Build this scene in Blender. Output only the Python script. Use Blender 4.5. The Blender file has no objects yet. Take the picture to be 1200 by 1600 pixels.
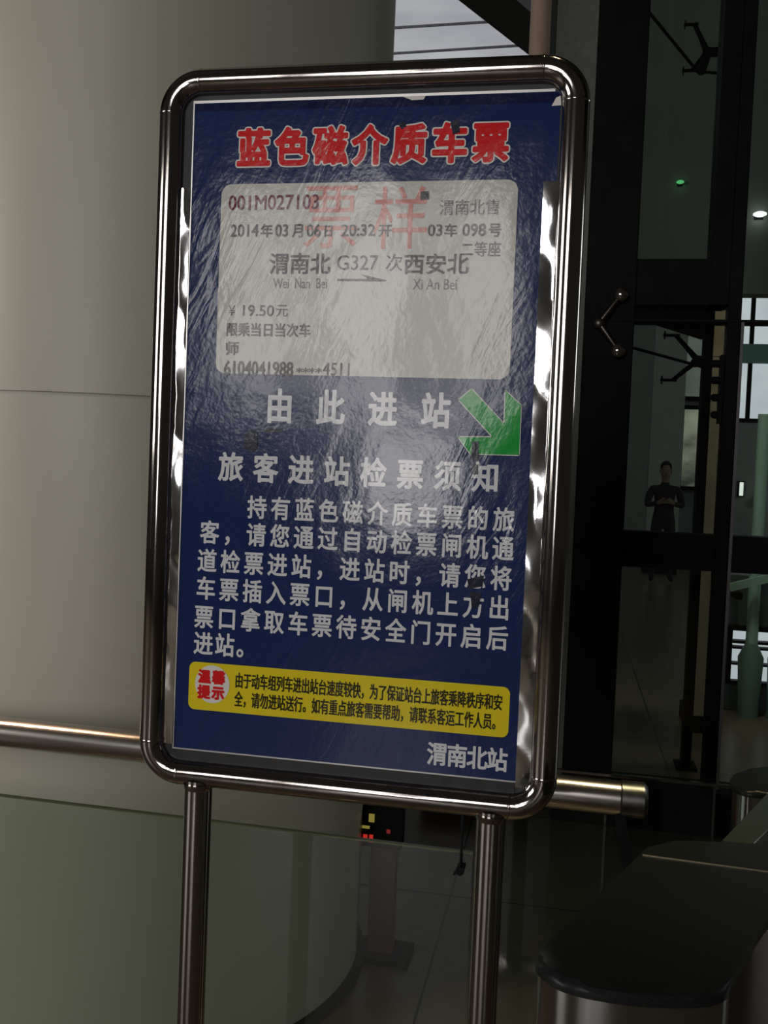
import bpy, bmesh, math, random
import numpy as np
from mathutils import Vector, Matrix
random.seed(7)
scn = bpy.context.scene
COL = scn.collection

# ------------------------------------------------------------------ camera, world, lights, exposure
F_PX = 1500.0
CAM = Vector((0.337, -1.474, 1.45))
_ya, _pi, _ro = math.radians(-10.86), math.radians(-2.23), math.radians(2.37)
_fw = Vector((math.sin(_ya) * math.cos(_pi), math.cos(_ya) * math.cos(_pi), math.sin(_pi)))
_r0 = Vector((math.cos(_ya), -math.sin(_ya), 0))
_u0 = _r0.cross(_fw)
_r = _r0 * math.cos(_ro) + _u0 * math.sin(_ro)
_u = _u0 * math.cos(_ro) - _r0 * math.sin(_ro)
cd = bpy.data.cameras.new('camera')
cam = bpy.data.objects.new('camera', cd)
COL.objects.link(cam)
cd.sensor_fit = 'VERTICAL'
cd.sensor_height = 32.0
cd.lens = F_PX / 1600 * 32.0
cd.clip_start = 0.02
cam.matrix_world = Matrix(((_r.x, _u.x, -_fw.x, CAM.x), (_r.y, _u.y, -_fw.y, CAM.y), (_r.z, _u.z, -_fw.z, CAM.z), (0, 0, 0, 1)))
scn.camera = cam

w = bpy.data.worlds.new('hall_ambient')
scn.world = w
w.use_nodes = True
bg = w.node_tree.nodes['Background']
bg.inputs[0].default_value = (1.0, 0.93, 0.82, 1)
bg.inputs[1].default_value = 0.022

scn.view_settings.view_transform = 'Standard'
scn.view_settings.look = 'None'
scn.view_settings.gamma = 1
scn.view_settings.use_curve_mapping = False
scn.view_settings.exposure = 0.0


def area(name, loc, target, sx, sy, radiance, col, shape='RECTANGLE'):
    L = bpy.data.lights.new(name, 'AREA')
    L.shape = shape
    L.size = sx
    L.size_y = sy
    A = sx * sy * (math.pi / 4 if shape in ('DISK', 'ELLIPSE') else 1)
    L.energy = radiance * math.pi * A
    L.color = col
    o = bpy.data.objects.new(name, L)
    COL.objects.link(o)
    o.location = loc
    o.rotation_euler = (Vector(target) - Vector(loc)).to_track_quat('-Z', 'Y').to_euler()
    return o


# daylight through the hall's big windows behind the photographer
for nm, x, z, sx_, sz_, rad in (('daylight_window', -2.78, 3.05, 0.62, 2.1, 8.0), ('daylight_window', -1.68, 3.05, 0.70, 2.1, 9.0), ('daylight_window', -0.58, 3.05, 0.62, 2.1, 7.5),
                                ('ticket_gloss_light', -1.25, 1.5, 0.9, 0.9, 11.0)):  # last entry: low light added for the bright gloss at the ticket's foot
    area(nm, (x, -7.6, z), (x, 0, z), sx_, sz_, rad, (1.0, 0.97, 0.95))
area('daylight_side_window', (-7.0, -4.2, 2.9), (-1.0, 1.0, 1.9), 3.0, 2.6, 6.8, (1.0, 0.98, 0.92))
area('inner_hall_fill', (12.5, 9.0, 4.5), (1.0, 9.5, 1.5), 4.0, 3.5, 3.2, (0.92, 1.0, 0.96))  # fill light added to brighten the hall beyond the glass
# two warm downlights in the hall's ceiling
for nm, x, c in (('downlight_near', 0.66, (1.0, 0.82, 0.45)), ('downlight_far', -2.75, (1.0, 0.64, 0.4))):
    area(nm, (x, 0.36, 4.3), (x + (1.95 if x < 0 else 0), 0.36, 0.9), 0.26, 0.26, 9, c, 'DISK').data.spread = 0.5


# ------------------------------------------------------------------ geometry helpers
def ray(px, py):
    return _fw + _r * ((px - 600) / F_PX) - _u * ((py - 800) / F_PX)


def at(px, py, D):
    """the point seen at (px, py) on the plane D in front of the camera, measured along +Y"""
    d = ray(px, py)
    return CAM + d * (D / d.y)


def atz(px, py, z):
    d = ray(px, py)
    return CAM + d * ((z - CAM.z) / d.z)


def rx(px, py):
    d = ray(px, py)
    return d.x / d.y


def rz(px, py):
    d = ray(px, py)
    return d.z / d.y


def obj(name, bm, mat, parent=None, smooth=None, loc=None):
    me = bpy.data.meshes.new(name)
    bmesh.ops.recalc_face_normals(bm, faces=bm.faces) if smooth != 'raw' else None
    if smooth is not None and smooth != 'raw':
        ca = math.radians(smooth)
        for f in bm.faces:
            f.smooth = True
        for e in bm.edges:
            if len(e.link_faces) == 2 and e.calc_face_angle(0) > ca:
                e.smooth = False
    bm.to_mesh(me)
    bm.free()
    if mat:
        me.materials.append(mat)
    o = bpy.data.objects.new(name, me)
    COL.objects.link(o)
    if loc is not None:
        o.location = loc
    if parent is not None:
        o.parent = parent
    return o


def tag(o, label, cat, group=None):
    o['label'] = label
    o['category'] = cat
    if group:
        o['group'] = group
    return o


def thing(name, label, cat, loc=(0, 0, 0), group=None):
    o = bpy.data.objects.new(name, None)
    o.empty_display_size = 0.1
    COL.objects.link(o)
    o.location = loc
    return tag(o, label, cat, group)


def structure(o):
    o['kind'] = 'structure'
    return o


def struct_empty(name, loc=(0, 0, 0)):
    o = bpy.data.objects.new(name, None)
    COL.objects.link(o)
    o.location = loc
    return structure(o)


def box(bm, x0, x1, y0, y1, z0, z1, bev=0.0):
    t = bmesh.new()
    v = [t.verts.new((x, y, z)) for x in (x0, x1) for y in (y0, y1) for z in (z0, z1)]
    for q in ((0, 1, 3, 2), (4, 6, 7, 5), (0, 4, 5, 1), (2, 3, 7, 6), (0, 2, 6, 4), (1, 5, 7, 3)):
        t.faces.new([v[i] for i in q])
    if bev:
        bmesh.ops.bevel(t, geom=list(t.edges), offset=bev, segments=2, affect='EDGES', profile=0.5)
    merge(bm, t)
    return bm


def merge(bm, t):
    m = bpy.data.meshes.new('tmp')
    t.to_mesh(m)
    t.free()
    bm.from_mesh(m)
    bpy.data.meshes.remove(m)


def nb(*a, **k):
    return box(bmesh.new(), *a, **k)


def sweep(bm, pts, radii, seg=24, closed=False, cap=True):
    """a round tube along pts; radii a number or one per point"""
    pts = [Vector(p) for p in pts]
    n = len(pts)
    if not hasattr(radii, '__len__'):
        radii = [radii] * n
    rings = []
    prev = None
    for i in range(n):
        a = pts[i - 1] if (i > 0 or closed) else pts[i]
        b = pts[(i + 1) % n] if (i < n - 1 or closed) else pts[i]
        t = (b - a).normalized()
        if prev is None:
            ref = Vector((0, 1, 0)) if abs(t.y) < 0.9 else Vector((0, 0, 1))
            u = (ref - t * ref.dot(t)).normalized()
        else:
            u = (prev - t * prev.dot(t)).normalized()
        prev = u
        v = t.cross(u)
        rings.append([bm.verts.new(pts[i] + (u * math.cos(2 * math.pi * k / seg) + v * math.sin(2 * math.pi * k / seg)) * radii[i]) for k in range(seg)])
    for i in range(n if closed else n - 1):
        A, B = rings[i], rings[(i + 1) % n]
        for k in range(seg):
            bm.faces.new((A[k], A[(k + 1) % seg], B[(k + 1) % seg], B[k]))
    if cap and not closed:
        bm.faces.new(rings[0][::-1])
        bm.faces.new(rings[-1])
    return bm


def lathe(bm, prof, cx, cy, seg=96):
    rings = [[bm.verts.new((cx + r * math.cos(2 * math.pi * k / seg), cy + r * math.sin(2 * math.pi * k / seg), z)) for k in range(seg)] for r, z in prof]
    for A, B in zip(rings, rings[1:]):
        for k in range(seg):
            bm.faces.new((A[k], A[(k + 1) % seg], B[(k + 1) % seg], B[k]))
    bm.faces.new(rings[0][::-1])
    bm.faces.new(rings[-1])
    return bm


def prism(bm, poly, z0, z1, bev=0.0, seg=3):
    t = bmesh.new()
    a = [t.verts.new((p[0], p[1], z0)) for p in poly]
    b = [t.verts.new((p[0], p[1], z1)) for p in poly]
    n = len(poly)
    t.faces.new(a[::-1])
    top = t.faces.new(b)
    for i in range(n):
        t.faces.new((a[i], a[(i + 1) % n], b[(i + 1) % n], b[i]))
    if bev:
        bmesh.ops.bevel(t, geom=list(top.edges), offset=bev, segments=seg, affect='EDGES', profile=0.5)
    merge(bm, t)
    return bm


def bar(bm, a, b, wx, wz):
    """a square bar from a to b"""
    a, b = Vector(a), Vector(b)
    t = (b - a).normalized()
    ref = Vector((0, 1, 0)) if abs(t.y) < 0.9 else Vector((0, 0, 1))
    u = (ref - t * ref.dot(t)).normalized()
    v = t.cross(u)
    vs = []
    for p in (a, b):
        for s, q in ((-1, -1), (1, -1), (1, 1), (-1, 1)):
            vs.append(bm.verts.new(p + u * s * wx / 2 + v * q * wz / 2))
    for q in ((3, 2, 1, 0), (4, 5, 6, 7), (0, 1, 5, 4), (1, 2, 6, 5), (2, 3, 7, 6), (3, 0, 4, 7)):
        bm.faces.new([vs[i] for i in q])
    return bm


# ------------------------------------------------------------------ materials
def mat(name, col, rough=0.5, metal=0.0, **kw):
    m = bpy.data.materials.new(name)
    m.use_nodes = True
    p = m.node_tree.nodes['Principled BSDF']
    p.inputs['Base Color'].default_value = (*col, 1)
    p.inputs['Roughness'].default_value = rough
    p.inputs['Metallic'].default_value = metal
    for k, v in kw.items():
        p.inputs[k].default_value = v
    return m


def node(m, typ, **inp):
    n = m.node_tree.nodes.new(typ)
    for k, v in inp.items():
        n.inputs[k].default_value = v
    return n


def link(m, a, b):
    m.node_tree.links.new(a, b)


def vary(m, scale, c0, c1, detail=4, stretch=None, rough=None):
    """procedural mottling of the base colour"""
    tc = node(m, 'ShaderNodeTexCoord')
    mp = node(m, 'ShaderNodeMapping')
    if stretch:
        mp.inputs['Scale'].default_value = stretch
    nz = node(m, 'ShaderNodeTexNoise', Scale=scale, Detail=detail)
    rp = node(m, 'ShaderNodeValToRGB')
    rp.color_ramp.elements[0].position = 0.3
    rp.color_ramp.elements[1].position = 0.7
    rp.color_ramp.elements[0].color = (*c0, 1)
    rp.color_ramp.elements[1].color = (*c1, 1)
    link(m, tc.outputs['Object'], mp.inputs['Vector'])
    link(m, mp.outputs['Vector'], nz.inputs['Vector'])
    link(m, nz.outputs['Fac'], rp.inputs['Fac'])
    p = m.node_tree.nodes['Principled BSDF']
    link(m, rp.outputs['Color'], p.inputs['Base Color'])
    if rough:
        mr = node(m, 'ShaderNodeMapRange')
        mr.inputs['To Min'].default_value = rough[0]
        mr.inputs['To Max'].default_value = rough[1]
        link(m, nz.outputs['Fac'], mr.inputs['Value'])
        link(m, mr.outputs['Result'], p.inputs['Roughness'])
    return m


def glossy_print(name, col, mottled=0.0):
    """ink under a wrinkled clear film"""
    m = mat(name, col, 0.26)
    p = m.node_tree.nodes['Principled BSDF']
    p.inputs['Specular IOR Level'].default_value = 0.42
    p.inputs['Roughness'].default_value = 0.14
    tc = node(m, 'ShaderNodeTexCoord')
    rot = node(m, 'ShaderNodeMapping')
    rot.inputs['Rotation'].default_value = (0, math.radians(-24), 0)
    sc = node(m, 'ShaderNodeMapping')
    sc.inputs['Scale'].default_value = (36, 1, 7)
    n1 = node(m, 'ShaderNodeTexNoise', Scale=1.0, Detail=3, Roughness=0.5, Distortion=1.6)
    n2 = node(m, 'ShaderNodeTexNoise', Scale=110, Detail=2, Roughness=0.5)
    n3 = node(m, 'ShaderNodeTexNoise', Scale=6.5, Detail=2, Distortion=0.5)
    n4 = node(m, 'ShaderNodeTexNoise', Scale=4.2, Detail=1)
    mk = node(m, 'ShaderNodeMapRange')
    mk.inputs['From Min'].default_value = 0.42
    mk.inputs['From Max'].default_value = 0.64
    mul = node(m, 'ShaderNodeMath')
    mul.operation = 'MULTIPLY'
    link(m, tc.outputs['Object'], rot.inputs['Vector'])
    link(m, rot.outputs['Vector'], sc.inputs['Vector'])
    link(m, sc.outputs['Vector'], n1.inputs['Vector'])
    for n in (n2, n3, n4):
        link(m, tc.outputs['Object'], n.inputs['Vector'])
    link(m, n4.outputs['Fac'], mk.inputs['Value'])
    link(m, n1.outputs['Fac'], mul.inputs[0])
    link(m, mk.outputs['Result'], mul.inputs[1])
    b3 = node(m, 'ShaderNodeBump', Strength=0.4, Distance=0.0055)
    b1 = node(m, 'ShaderNodeBump', Strength=0.45, Distance=0.0016)
    b2 = node(m, 'ShaderNodeBump', Strength=0.28, Distance=0.00065)
    link(m, n3.outputs['Fac'], b3.inputs['Height'])
    link(m, mul.outputs[0], b1.inputs['Height'])
    link(m, n2.outputs['Fac'], b2.inputs['Height'])
    link(m, b3.outputs['Normal'], b1.inputs['Normal'])
    link(m, b1.outputs['Normal'], b2.inputs['Normal'])
    link(m, b2.outputs['Normal'], p.inputs['Normal'])
    if mottled:
        rp = node(m, 'ShaderNodeValToRGB')
        rp.color_ramp.elements[0].position = 0.35
        rp.color_ramp.elements[1].position = 0.65
        rp.color_ramp.elements[0].color = (*[c * (1 - mottled) for c in col], 1)
        rp.color_ramp.elements[1].color = (*col, 1)
        link(m, n3.outputs['Fac'], rp.inputs['Fac'])
        link(m, rp.outputs['Color'], p.inputs['Base Color'])
    return m


def sheet_glass(name, tint, refl=1.0, rough=0.0):
    m = bpy.data.materials.new(name)
    m.use_nodes = True
    nt = m.node_tree
    nt.nodes.remove(nt.nodes['Principled BSDF'])
    out = [n for n in nt.nodes if n.type == 'OUTPUT_MATERIAL'][0]
    tr = node(m, 'ShaderNodeBsdfTransparent', Color=(*tint, 1))
    gl = node(m, 'ShaderNodeBsdfGlossy', Roughness=rough)
    gl.inputs['Color'].default_value = (refl, refl, refl, 1)
    fr = node(m, 'ShaderNodeFresnel', IOR=1.5)
    mx = node(m, 'ShaderNodeMixShader')
    ge = node(m, 'ShaderNodeNewGeometry')
    inv = node(m, 'ShaderNodeMath')
    inv.operation = 'SUBTRACT'
    inv.inputs[0].default_value = 1.0
    mu = node(m, 'ShaderNodeMath')
    mu.operation = 'MULTIPLY'
    link(m, ge.outputs['Backfacing'], inv.inputs[1])
    link(m, inv.outputs[0], mu.inputs[0])
    link(m, fr.outputs[0], mu.inputs[1])
    link(m, mu.outputs[0], mx.inputs[0])
    link(m, tr.outputs[0], mx.inputs[1])
    link(m, gl.outputs[0], mx.inputs[2])
    link(m, mx.outputs[0], out.inputs[0])
    return m


def lit(name, col, strength=1.0):
    m = mat(name, (0.02, 0.02, 0.02), 0.4)
    p = m.node_tree.nodes['Principled BSDF']
    p.inputs['Emission Color'].default_value = (*col, 1)
    p.inputs['Emission Strength'].default_value = strength
    return m


def lit_noise(name, c0, c1, scale, stretch, strength=1.0):
    m = lit(name, c0, strength)
    tc = node(m, 'ShaderNodeTexCoord')
    mp = node(m, 'ShaderNodeMapping')
    mp.inputs['Scale'].default_value = stretch
    nz = node(m, 'ShaderNodeTexNoise', Scale=scale, Detail=5)
    rp = node(m, 'ShaderNodeValToRGB')
    rp.color_ramp.elements[0].position = 0.32
    rp.color_ramp.elements[1].position = 0.68
    rp.color_ramp.elements[0].color = (*c0, 1)
    rp.color_ramp.elements[1].color = (*c1, 1)
    link(m, tc.outputs['Object'], mp.inputs['Vector'])
    link(m, mp.outputs['Vector'], nz.inputs['Vector'])
    link(m, nz.outputs['Fac'], rp.inputs['Fac'])
    link(m, rp.outputs['Color'], m.node_tree.nodes['Principled BSDF'].inputs['Emission Color'])
    return m


STEEL = vary(mat('polished_steel', (0.44, 0.41, 0.39), 0.16, 1.0), 60, (0.33, 0.30, 0.285), (0.40, 0.37, 0.35), 3, (1, 1, 0.05), (0.07, 0.13))
SATIN = vary(mat('satin_steel', (0.5, 0.47, 0.42), 0.3, 1.0), 40, (0.42, 0.39, 0.36), (0.52, 0.49, 0.45), 3, (0.05, 1, 1), (0.2, 0.27))
FOIL = mat('silver_foil', (0.86, 0.86, 0.87), 0.10, 1.0)
DULL = vary(mat('scuffed_silver_edge', (0.13, 0.13, 0.13), 0.35, 1.0), 45, (0.09, 0.09, 0.09), (0.18, 0.18, 0.18), 4)
PANEL = mat('backing_board', (0.03, 0.03, 0.035), 0.5)
BLACK = vary(mat('black_steel', (0.008, 0.008, 0.009), 0.55, **{'Specular IOR Level': 0.12}), 8, (0.006, 0.006, 0.007), (0.012, 0.012, 0.012))
COLUMN = vary(mat('column_cladding', (0.50, 0.485, 0.415), 0.42), 3, (0.48, 0.46, 0.385), (0.525, 0.505, 0.42), 5, (1, 1, 0.5))
SEAM = mat('column_joint', (0.42, 0.405, 0.35), 0.5)
FLOORM = mat('stone_floor', (0.12, 0.10, 0.08), 0.3, **{'Specular IOR Level': 0.25})
CEILM = mat('dark_ceiling', (0.05, 0.048, 0.045), 0.7)
WALLM = vary(mat('far_wall_paint', (0.30, 0.32, 0.31), 0.6), 2, (0.28, 0.30, 0.29), (0.32, 0.34, 0.33))
PILLARM = vary(mat('grey_pillar_stone', (0.5, 0.51, 0.49), 0.5), 5, (0.47, 0.48, 0.46), (0.53, 0.54, 0.52))
BEIGESTONE = vary(mat('beige_stone', (0.5, 0.42, 0.3), 0.5), 7, (0.42, 0.35, 0.25), (0.58, 0.49, 0.35), 6)
POLEM = vary(mat('beige_pole_paint', (0.62, 0.45, 0.34), 0.35), 30, (0.60, 0.43, 0.33), (0.64, 0.47, 0.36))
GREENPANEL = vary(mat('grey_green_panel', (0.2, 0.22, 0.18), 0.5), 60, (0.18, 0.20, 0.165), (0.22, 0.24, 0.20))
GLASS = sheet_glass('clear_green_glass', (0.86, 0.90, 0.865))
DARKGLASS = sheet_glass('dark_tinted_glass', (0.62, 0.67, 0.64), 0.9)
GLASSEDGE = mat('glass_edge', (0.10, 0.12, 0.05), 0.2)
GATETOP = vary(mat('black_stone_top', (0.012, 0.014, 0.014), 0.30, **{'Specular IOR Level': 0.14}), 400, (0.010, 0.012, 0.012), (0.02, 0.022, 0.021), 2)
GATEBODY = mat('gate_steel', (0.4, 0.39, 0.38), 0.13, 1.0)
SKYLIT = lit_noise('overcast_sky_pane', (0.27, 0.275, 0.30), (0.42, 0.43, 0.455), 0.5, (1, 1.6, 1))
DAYPANE = lit_noise('daylit_pane', (0.55, 0.55, 0.60), (0.72, 0.72, 0.76), 1.2, (1, 1, 1))
DAYDIM = lit_noise('hazy_daylit_pane', (0.13, 0.14, 0.13), (0.20, 0.21, 0.2), 2.0, (1, 1, 1))
DAYWARM = lit_noise('warm_daylit_pane', (0.06, 0.06, 0.05), (0.42, 0.41, 0.32), 2.2, (0.6, 1, 1))
TEAL = mat('teal_frame', (0.22, 0.38, 0.34), 0.4)
TEALPALE = mat('pale_teal_post', (0.62, 0.92, 0.80), 0.4)

# floor joints
def floor_nodes(m):
    p = m.node_tree.nodes['Principled BSDF']
    tc = node(m, 'ShaderNodeTexCoord')
    br = node(m, 'ShaderNodeTexBrick', Scale=1.0)
    br.offset = 0.0
    br.inputs['Mortar Size'].default_value = 0.004
    br.inputs['Brick Width'].default_value = 0.9
    br.inputs['Row Height'].default_value = 0.9
    br.inputs['Color1'].default_value = (0.20, 0.165, 0.12, 1)
    br.inputs['Color2'].default_value = (0.225, 0.185, 0.135, 1)
    br.inputs['Mortar'].default_value = (0.03, 0.027, 0.022, 1)
    nz = node(m, 'ShaderNodeTexNoise', Scale=14, Detail=6)
    mx = node(m, 'ShaderNodeMixRGB', Fac=0.35)
    mx.blend_type = 'MULTIPLY'
    link(m, tc.outputs['Object'], br.inputs['Vector'])
    link(m, tc.outputs['Object'], nz.inputs['Vector'])
    link(m, br.outputs['Color'], mx.inputs[1])
    link(m, nz.outputs['Fac'], mx.inputs[2])
    link(m, mx.outputs['Color'], p.inputs['Base Color'])


floor_nodes(FLOORM)

# ------------------------------------------------------------------ room shell
DG = 4.2                       # distance of the dark glazed screen
YG = CAM.y + DG
YB = 17.0                      # far wall
structure(obj('floor', nb(-12, 14, -9, YB + 1, -0.15, 0), FLOORM))
structure(obj('wall_back', nb(-12, 14, YB, YB + 0.3, 0, 9), WALLM))

# ceiling with a skylight opening seen above the sign
ZC = 7.0
s0, s1 = atz(560, -60, ZC), atz(900, 150, ZC)
sx0, sx1, sy0, sy1 = s0.x - 1.5, s1.x + 1.0, min(s0.y, s1.y) - 0.3, YB - 1.5
cb = bmesh.new()
box(cb, -12, sx0, -2.5, YB + 1, ZC, ZC + 0.3)
box(cb, sx1, 14, -2.5, YB + 1, ZC, ZC + 0.3)
box(cb, sx0, sx1, -2.5, sy0, ZC, ZC + 0.3)
box(cb, sx0, sx1, sy1, YB + 1, ZC, ZC + 0.3)
structure(obj('ceiling', cb, CEILM))
sk = struct_empty('window_1', (0, 0, 0))
obj('pane', nb(sx0, sx1, sy0, sy1, ZC + 0.2, ZC + 0.23), SKYLIT, sk)
fb = bmesh.new()
for py in (36, 76):
    a, b = atz(640, py + 6, ZC + 0.1), atz(830, py - 6, ZC + 0.1)
    bar(fb, a + (a - b) * 1.0, b + (b - a) * 1.0, 0.014, 0.03)
obj('glazing_bar', fb, DULL, sk)
# the dark sloping beam across the skylight
ZBm = ZC - 0.35
bp = [atz(px, py, ZBm) for px, py in ((716, 0), (825, 85), (828, 18), (805, 0))]
d = (bp[1] - bp[0]).normalized()
off = (bp[2] - bp[1]) - d * (bp[2] - bp[1]).dot(d)
e0, e1 = bp[0] - d * 3.0, bp[1] + d * 6.0
BRONZE = vary(mat('dark_bronze_beam', (0.035, 0.03, 0.027), 0.5), 6, (0.03, 0.025, 0.022), (0.045, 0.038, 0.034), 3, (0.3, 6, 1))
tb = bmesh.new()
prism(tb, [e0, e1, e1 + off, e0 + off], ZBm, ZC + 0.05)
structure(obj('trim_1', tb, BRONZE))

# ------------------------------------------------------------------ round column, left
CX, CY, CR = -0.893, 1.185, 0.68
col = thing('round_column', 'huge beige clad round column rising behind the sign and the handrail', 'column', (CX, CY, 0))
zs = 1.602
cm = bmesh.new(); lathe(cm, [(CR, 0.03), (CR, zs - 0.004)], 0, 0, 160)
obj('cladding_panel', cm, COLUMN, col, 40)
cm = bmesh.new(); lathe(cm, [(CR, zs + 0.004), (CR, ZC)], 0, 0, 160)
obj('cladding_panel', cm, COLUMN, col, 40)
cm = bmesh.new(); lathe(cm, [(CR - 0.006, zs - 0.004), (CR - 0.006, zs + 0.004)], 0, 0, 160)
obj('joint', cm, SEAM, col, 40)
cm = bmesh.new(); lathe(cm, [(CR + 0.02, 0.0), (CR + 0.02, 0.02), (CR + 0.006, 0.03)], 0, 0, 160)
obj('base_ring', cm, mat('dark_base_ring', (0.04, 0.036, 0.03), 0.5), col, 40)

# ------------------------------------------------------------------ slim beige pole and grey-green wall strip beside the glazing
Dp = 5.2
xl, xr = rx(826, 90) * Dp + CAM.x, rx(861, 90) * Dp + CAM.x
pole = thing('support_pole', 'slim beige painted round pole standing between the skylight and the dark glass screen', 'pole', ((xl + xr) / 2, CAM.y + Dp, 0))
pm = bmesh.new(); lathe(pm, [((xr - xl) / 2, 0.04), ((xr - xl) / 2, ZC)], 0, 0, 48)
obj('shaft', pm, POLEM, pole, 40)
pm = bmesh.new(); lathe(pm, [((xr - xl) / 2 + 0.03, 0.0), ((xr - xl) / 2 + 0.03, 0.04)], 0, 0, 48)
obj('base_ring', pm, BLACK, pole, 40)

gx0, gx1 = rx(868, 60) * DG + CAM.x, rx(936, 60) * DG + CAM.x
structure(obj('wall_side', nb(gx0, gx1 + 0.01, YG, YG + 0.25, 0, ZC), GREENPANEL))
structure(obj('trim_2', nb(gx0 - 0.022, gx0, YG - 0.02, YG + 0.25, 0, ZC), mat('dark_green_edge', (0.03, 0.04, 0.03), 0.4)))

# ------------------------------------------------------------------ dark glazed screen, right
gw = struct_empty('window_2', (0, 0, 0))


def X(px, py, D=DG):
    return rx(px, py) * D + CAM.x


def Z(px, py, D=DG):
    return rz(px, py) * D + CAM.z


p1a, p1b = X(934, 60), X(1013, 60)
p2w, p2a, p2b = X(1131, 20), X(1129, 600), X(1157, 470)
XR = X(1420, 600)
obj('post', nb(p1a, p1b, YG - 0.05, YG + 0.12, 0, ZC, bev=0.004), BLACK, gw)
obj('post', nb(p2a, p2b, YG - 0.05, YG + 0.03, 0, ZC, bev=0.004), BLACK, gw)
obj('head_post', nb(p2w, p2a - .001, YG - 0.04, YG + 0.12, Z(1060, 478), ZC), BLACK, gw)
zt1, zt0 = Z(1060, 407), Z(1060, 478)
obj('transom', nb(p1b - 0.01, p2a + 0.01, YG - 0.03, YG + 0.10, zt0, zt1), BLACK, gw)
zb1, zb0 = Z(1060, 833), Z(1060, 889)
obj('transom', nb(p1b - 0.01, XR, YG - 0.03, YG + 0.10, zb0, zb1), BLACK, gw)
obj('sill', nb(p1a - 0.6, XR, YG - 0.06, YG + 0.12, 0.0, Z(1000, 1222)), BLACK, gw)
zj = Z(1060, 504)
yg = YG + 0.03
obj('pane', nb(p1b - 0.01, p2a + 0.01, yg, yg + 0.012, zt1 - 0.01, ZC), DARKGLASS, gw)
obj('pane', nb(p1b - 0.01, p2a + 0.01, yg, yg + 0.012, zb1 - 0.01, zt0 + 0.01), DARKGLASS, gw)
obj('pane', nb(p1b - 0.01, p2a + 0.01, yg, yg + 0.012, Z(1000, 1222) - 0.01, zb0 + 0.01), DARKGLASS, gw)
CLEARISH = sheet_glass('tinted_glass', (0.80, 0.86, 0.84), 0.9)
obj('pane', nb(p2b - 0.01, XR, yg, yg + 0.012, zj + 0.004, ZC), CLEARISH, gw)
obj('pane', nb(p2b - 0.01, XR, yg, yg + 0.012, zb1 - 0.01, zj - 0.004), CLEARISH, gw)
obj('pane', nb(p2b - 0.01, XR, yg, yg + 0.012, Z(1000, 1222) - 0.01, zb0 + 0.01), CLEARISH, gw)
obj('glass_joint', nb(p1a, XR, YG - 0.056, YG + 0.045, zj - 0.005, zj + 0.005), BLACK, gw)
# slim chrome trims on the right post
obj('edge_trim', nb(p2b, p2b + 0.012, YG - 0.055, YG - 0.035, 0.2, zj), mat('grey_trim', (0.2, 0.19, 0.2), 0.4, 0.6), gw)
# lock plate with four bolts on the right post
lp = nb(X(1123, 610), p2a + 0.02, YG - 0.02, YG + 0.03, Z(1120, 662), Z(1120, 555))
plate = obj('bolt_plate', lp, BLACK, gw)
for py in (568, 594, 621, 648):
    b = bmesh.new()
    q = at(1119, py, DG)
    sweep(b, [(q.x + 0.02, YG + 0.01, q.z), (q.x - 0.012, YG + 0.01, q.z), (q.x - 0.022, YG + 0.01, q.z)], [0.016, 0.016, 0.008], 12)
    obj('bolt', b, BLACK, plate, 40)


def spider(label, hub, tips, D, m, disc, back=0.0, stem=0.0, bolt_dx=0.0):
    """glass clamp: a hub with two bent arms, a round bolt head at each tip"""
    h = at(*hub, D)
    t = thing('glass_clamp', label, 'glass clamp', h, 'clamps on the glass screen')
    b = bmesh.new()
    sweep(b, [(0, 0.10 + back, 0), (0, -0.012, 0), (0, -0.02, 0)], [0.024, 0.024, 0.014], 20)
    if stem:
        sweep(b, [(0, 0, 0), (stem, 0, 0)], [0.022, 0.026], 16)
    obj('hub', b, m, t, 40)
    for tp in tips:
        q = at(*tp, D) - h
        b = bmesh.new()
        sweep(b, [(0, 0, 0), q * 0.5 + Vector((0, -0.006, 0)), q], [0.016, 0.012, 0.011], 14)
        a = obj('arm', b, m, t, 60)
        b = bmesh.new()
        if bolt_dx:
            sweep(b, [q + Vector((0.02, 0, 0)), q + Vector((bolt_dx, 0, 0)), q + Vector((bolt_dx * 1.02, 0, 0))], [0.008, 0.008, 0.006], 12)
            sweep(b, [q + Vector((bolt_dx * 0.85, 0, 0)), q + Vector((bolt_dx * 0.95, 0, 0))], [0.022, 0.022], 16)
        else:
            sweep(b, [q + Vector((0, 0.05, 0)), q + Vector((0, -0.012, 0)), q + Vector((0, -0.018, 0)), q + Vector((0, -0.021, 0))], [0.028, 0.028, 0.020, 0.006], 24)
        obj('bolt_head', b, disc, a, 35)
    return t


spider('two-armed steel glass clamp with shiny round bolt heads on the near black post', (936, 505), ((971, 460), (966, 548)), DG - 0.09, mat('dark_steel', (0.16, 0.14, 0.12), 0.35, 1.0), STEEL)
Db = 5.1
spider('dark glass clamp silhouetted inside the screen below the glass joint line', (1090, 563), ((1056, 524), (1051, 594)), Db, BLACK, BLACK, 0, 0.025, -0.06)
spider('dark glass clamp silhouetted high up near the top of the screen', (1105, 82), ((1085, 38), (1082, 110)), Db, BLACK, BLACK, .12, 0.12, -0.05)
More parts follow.
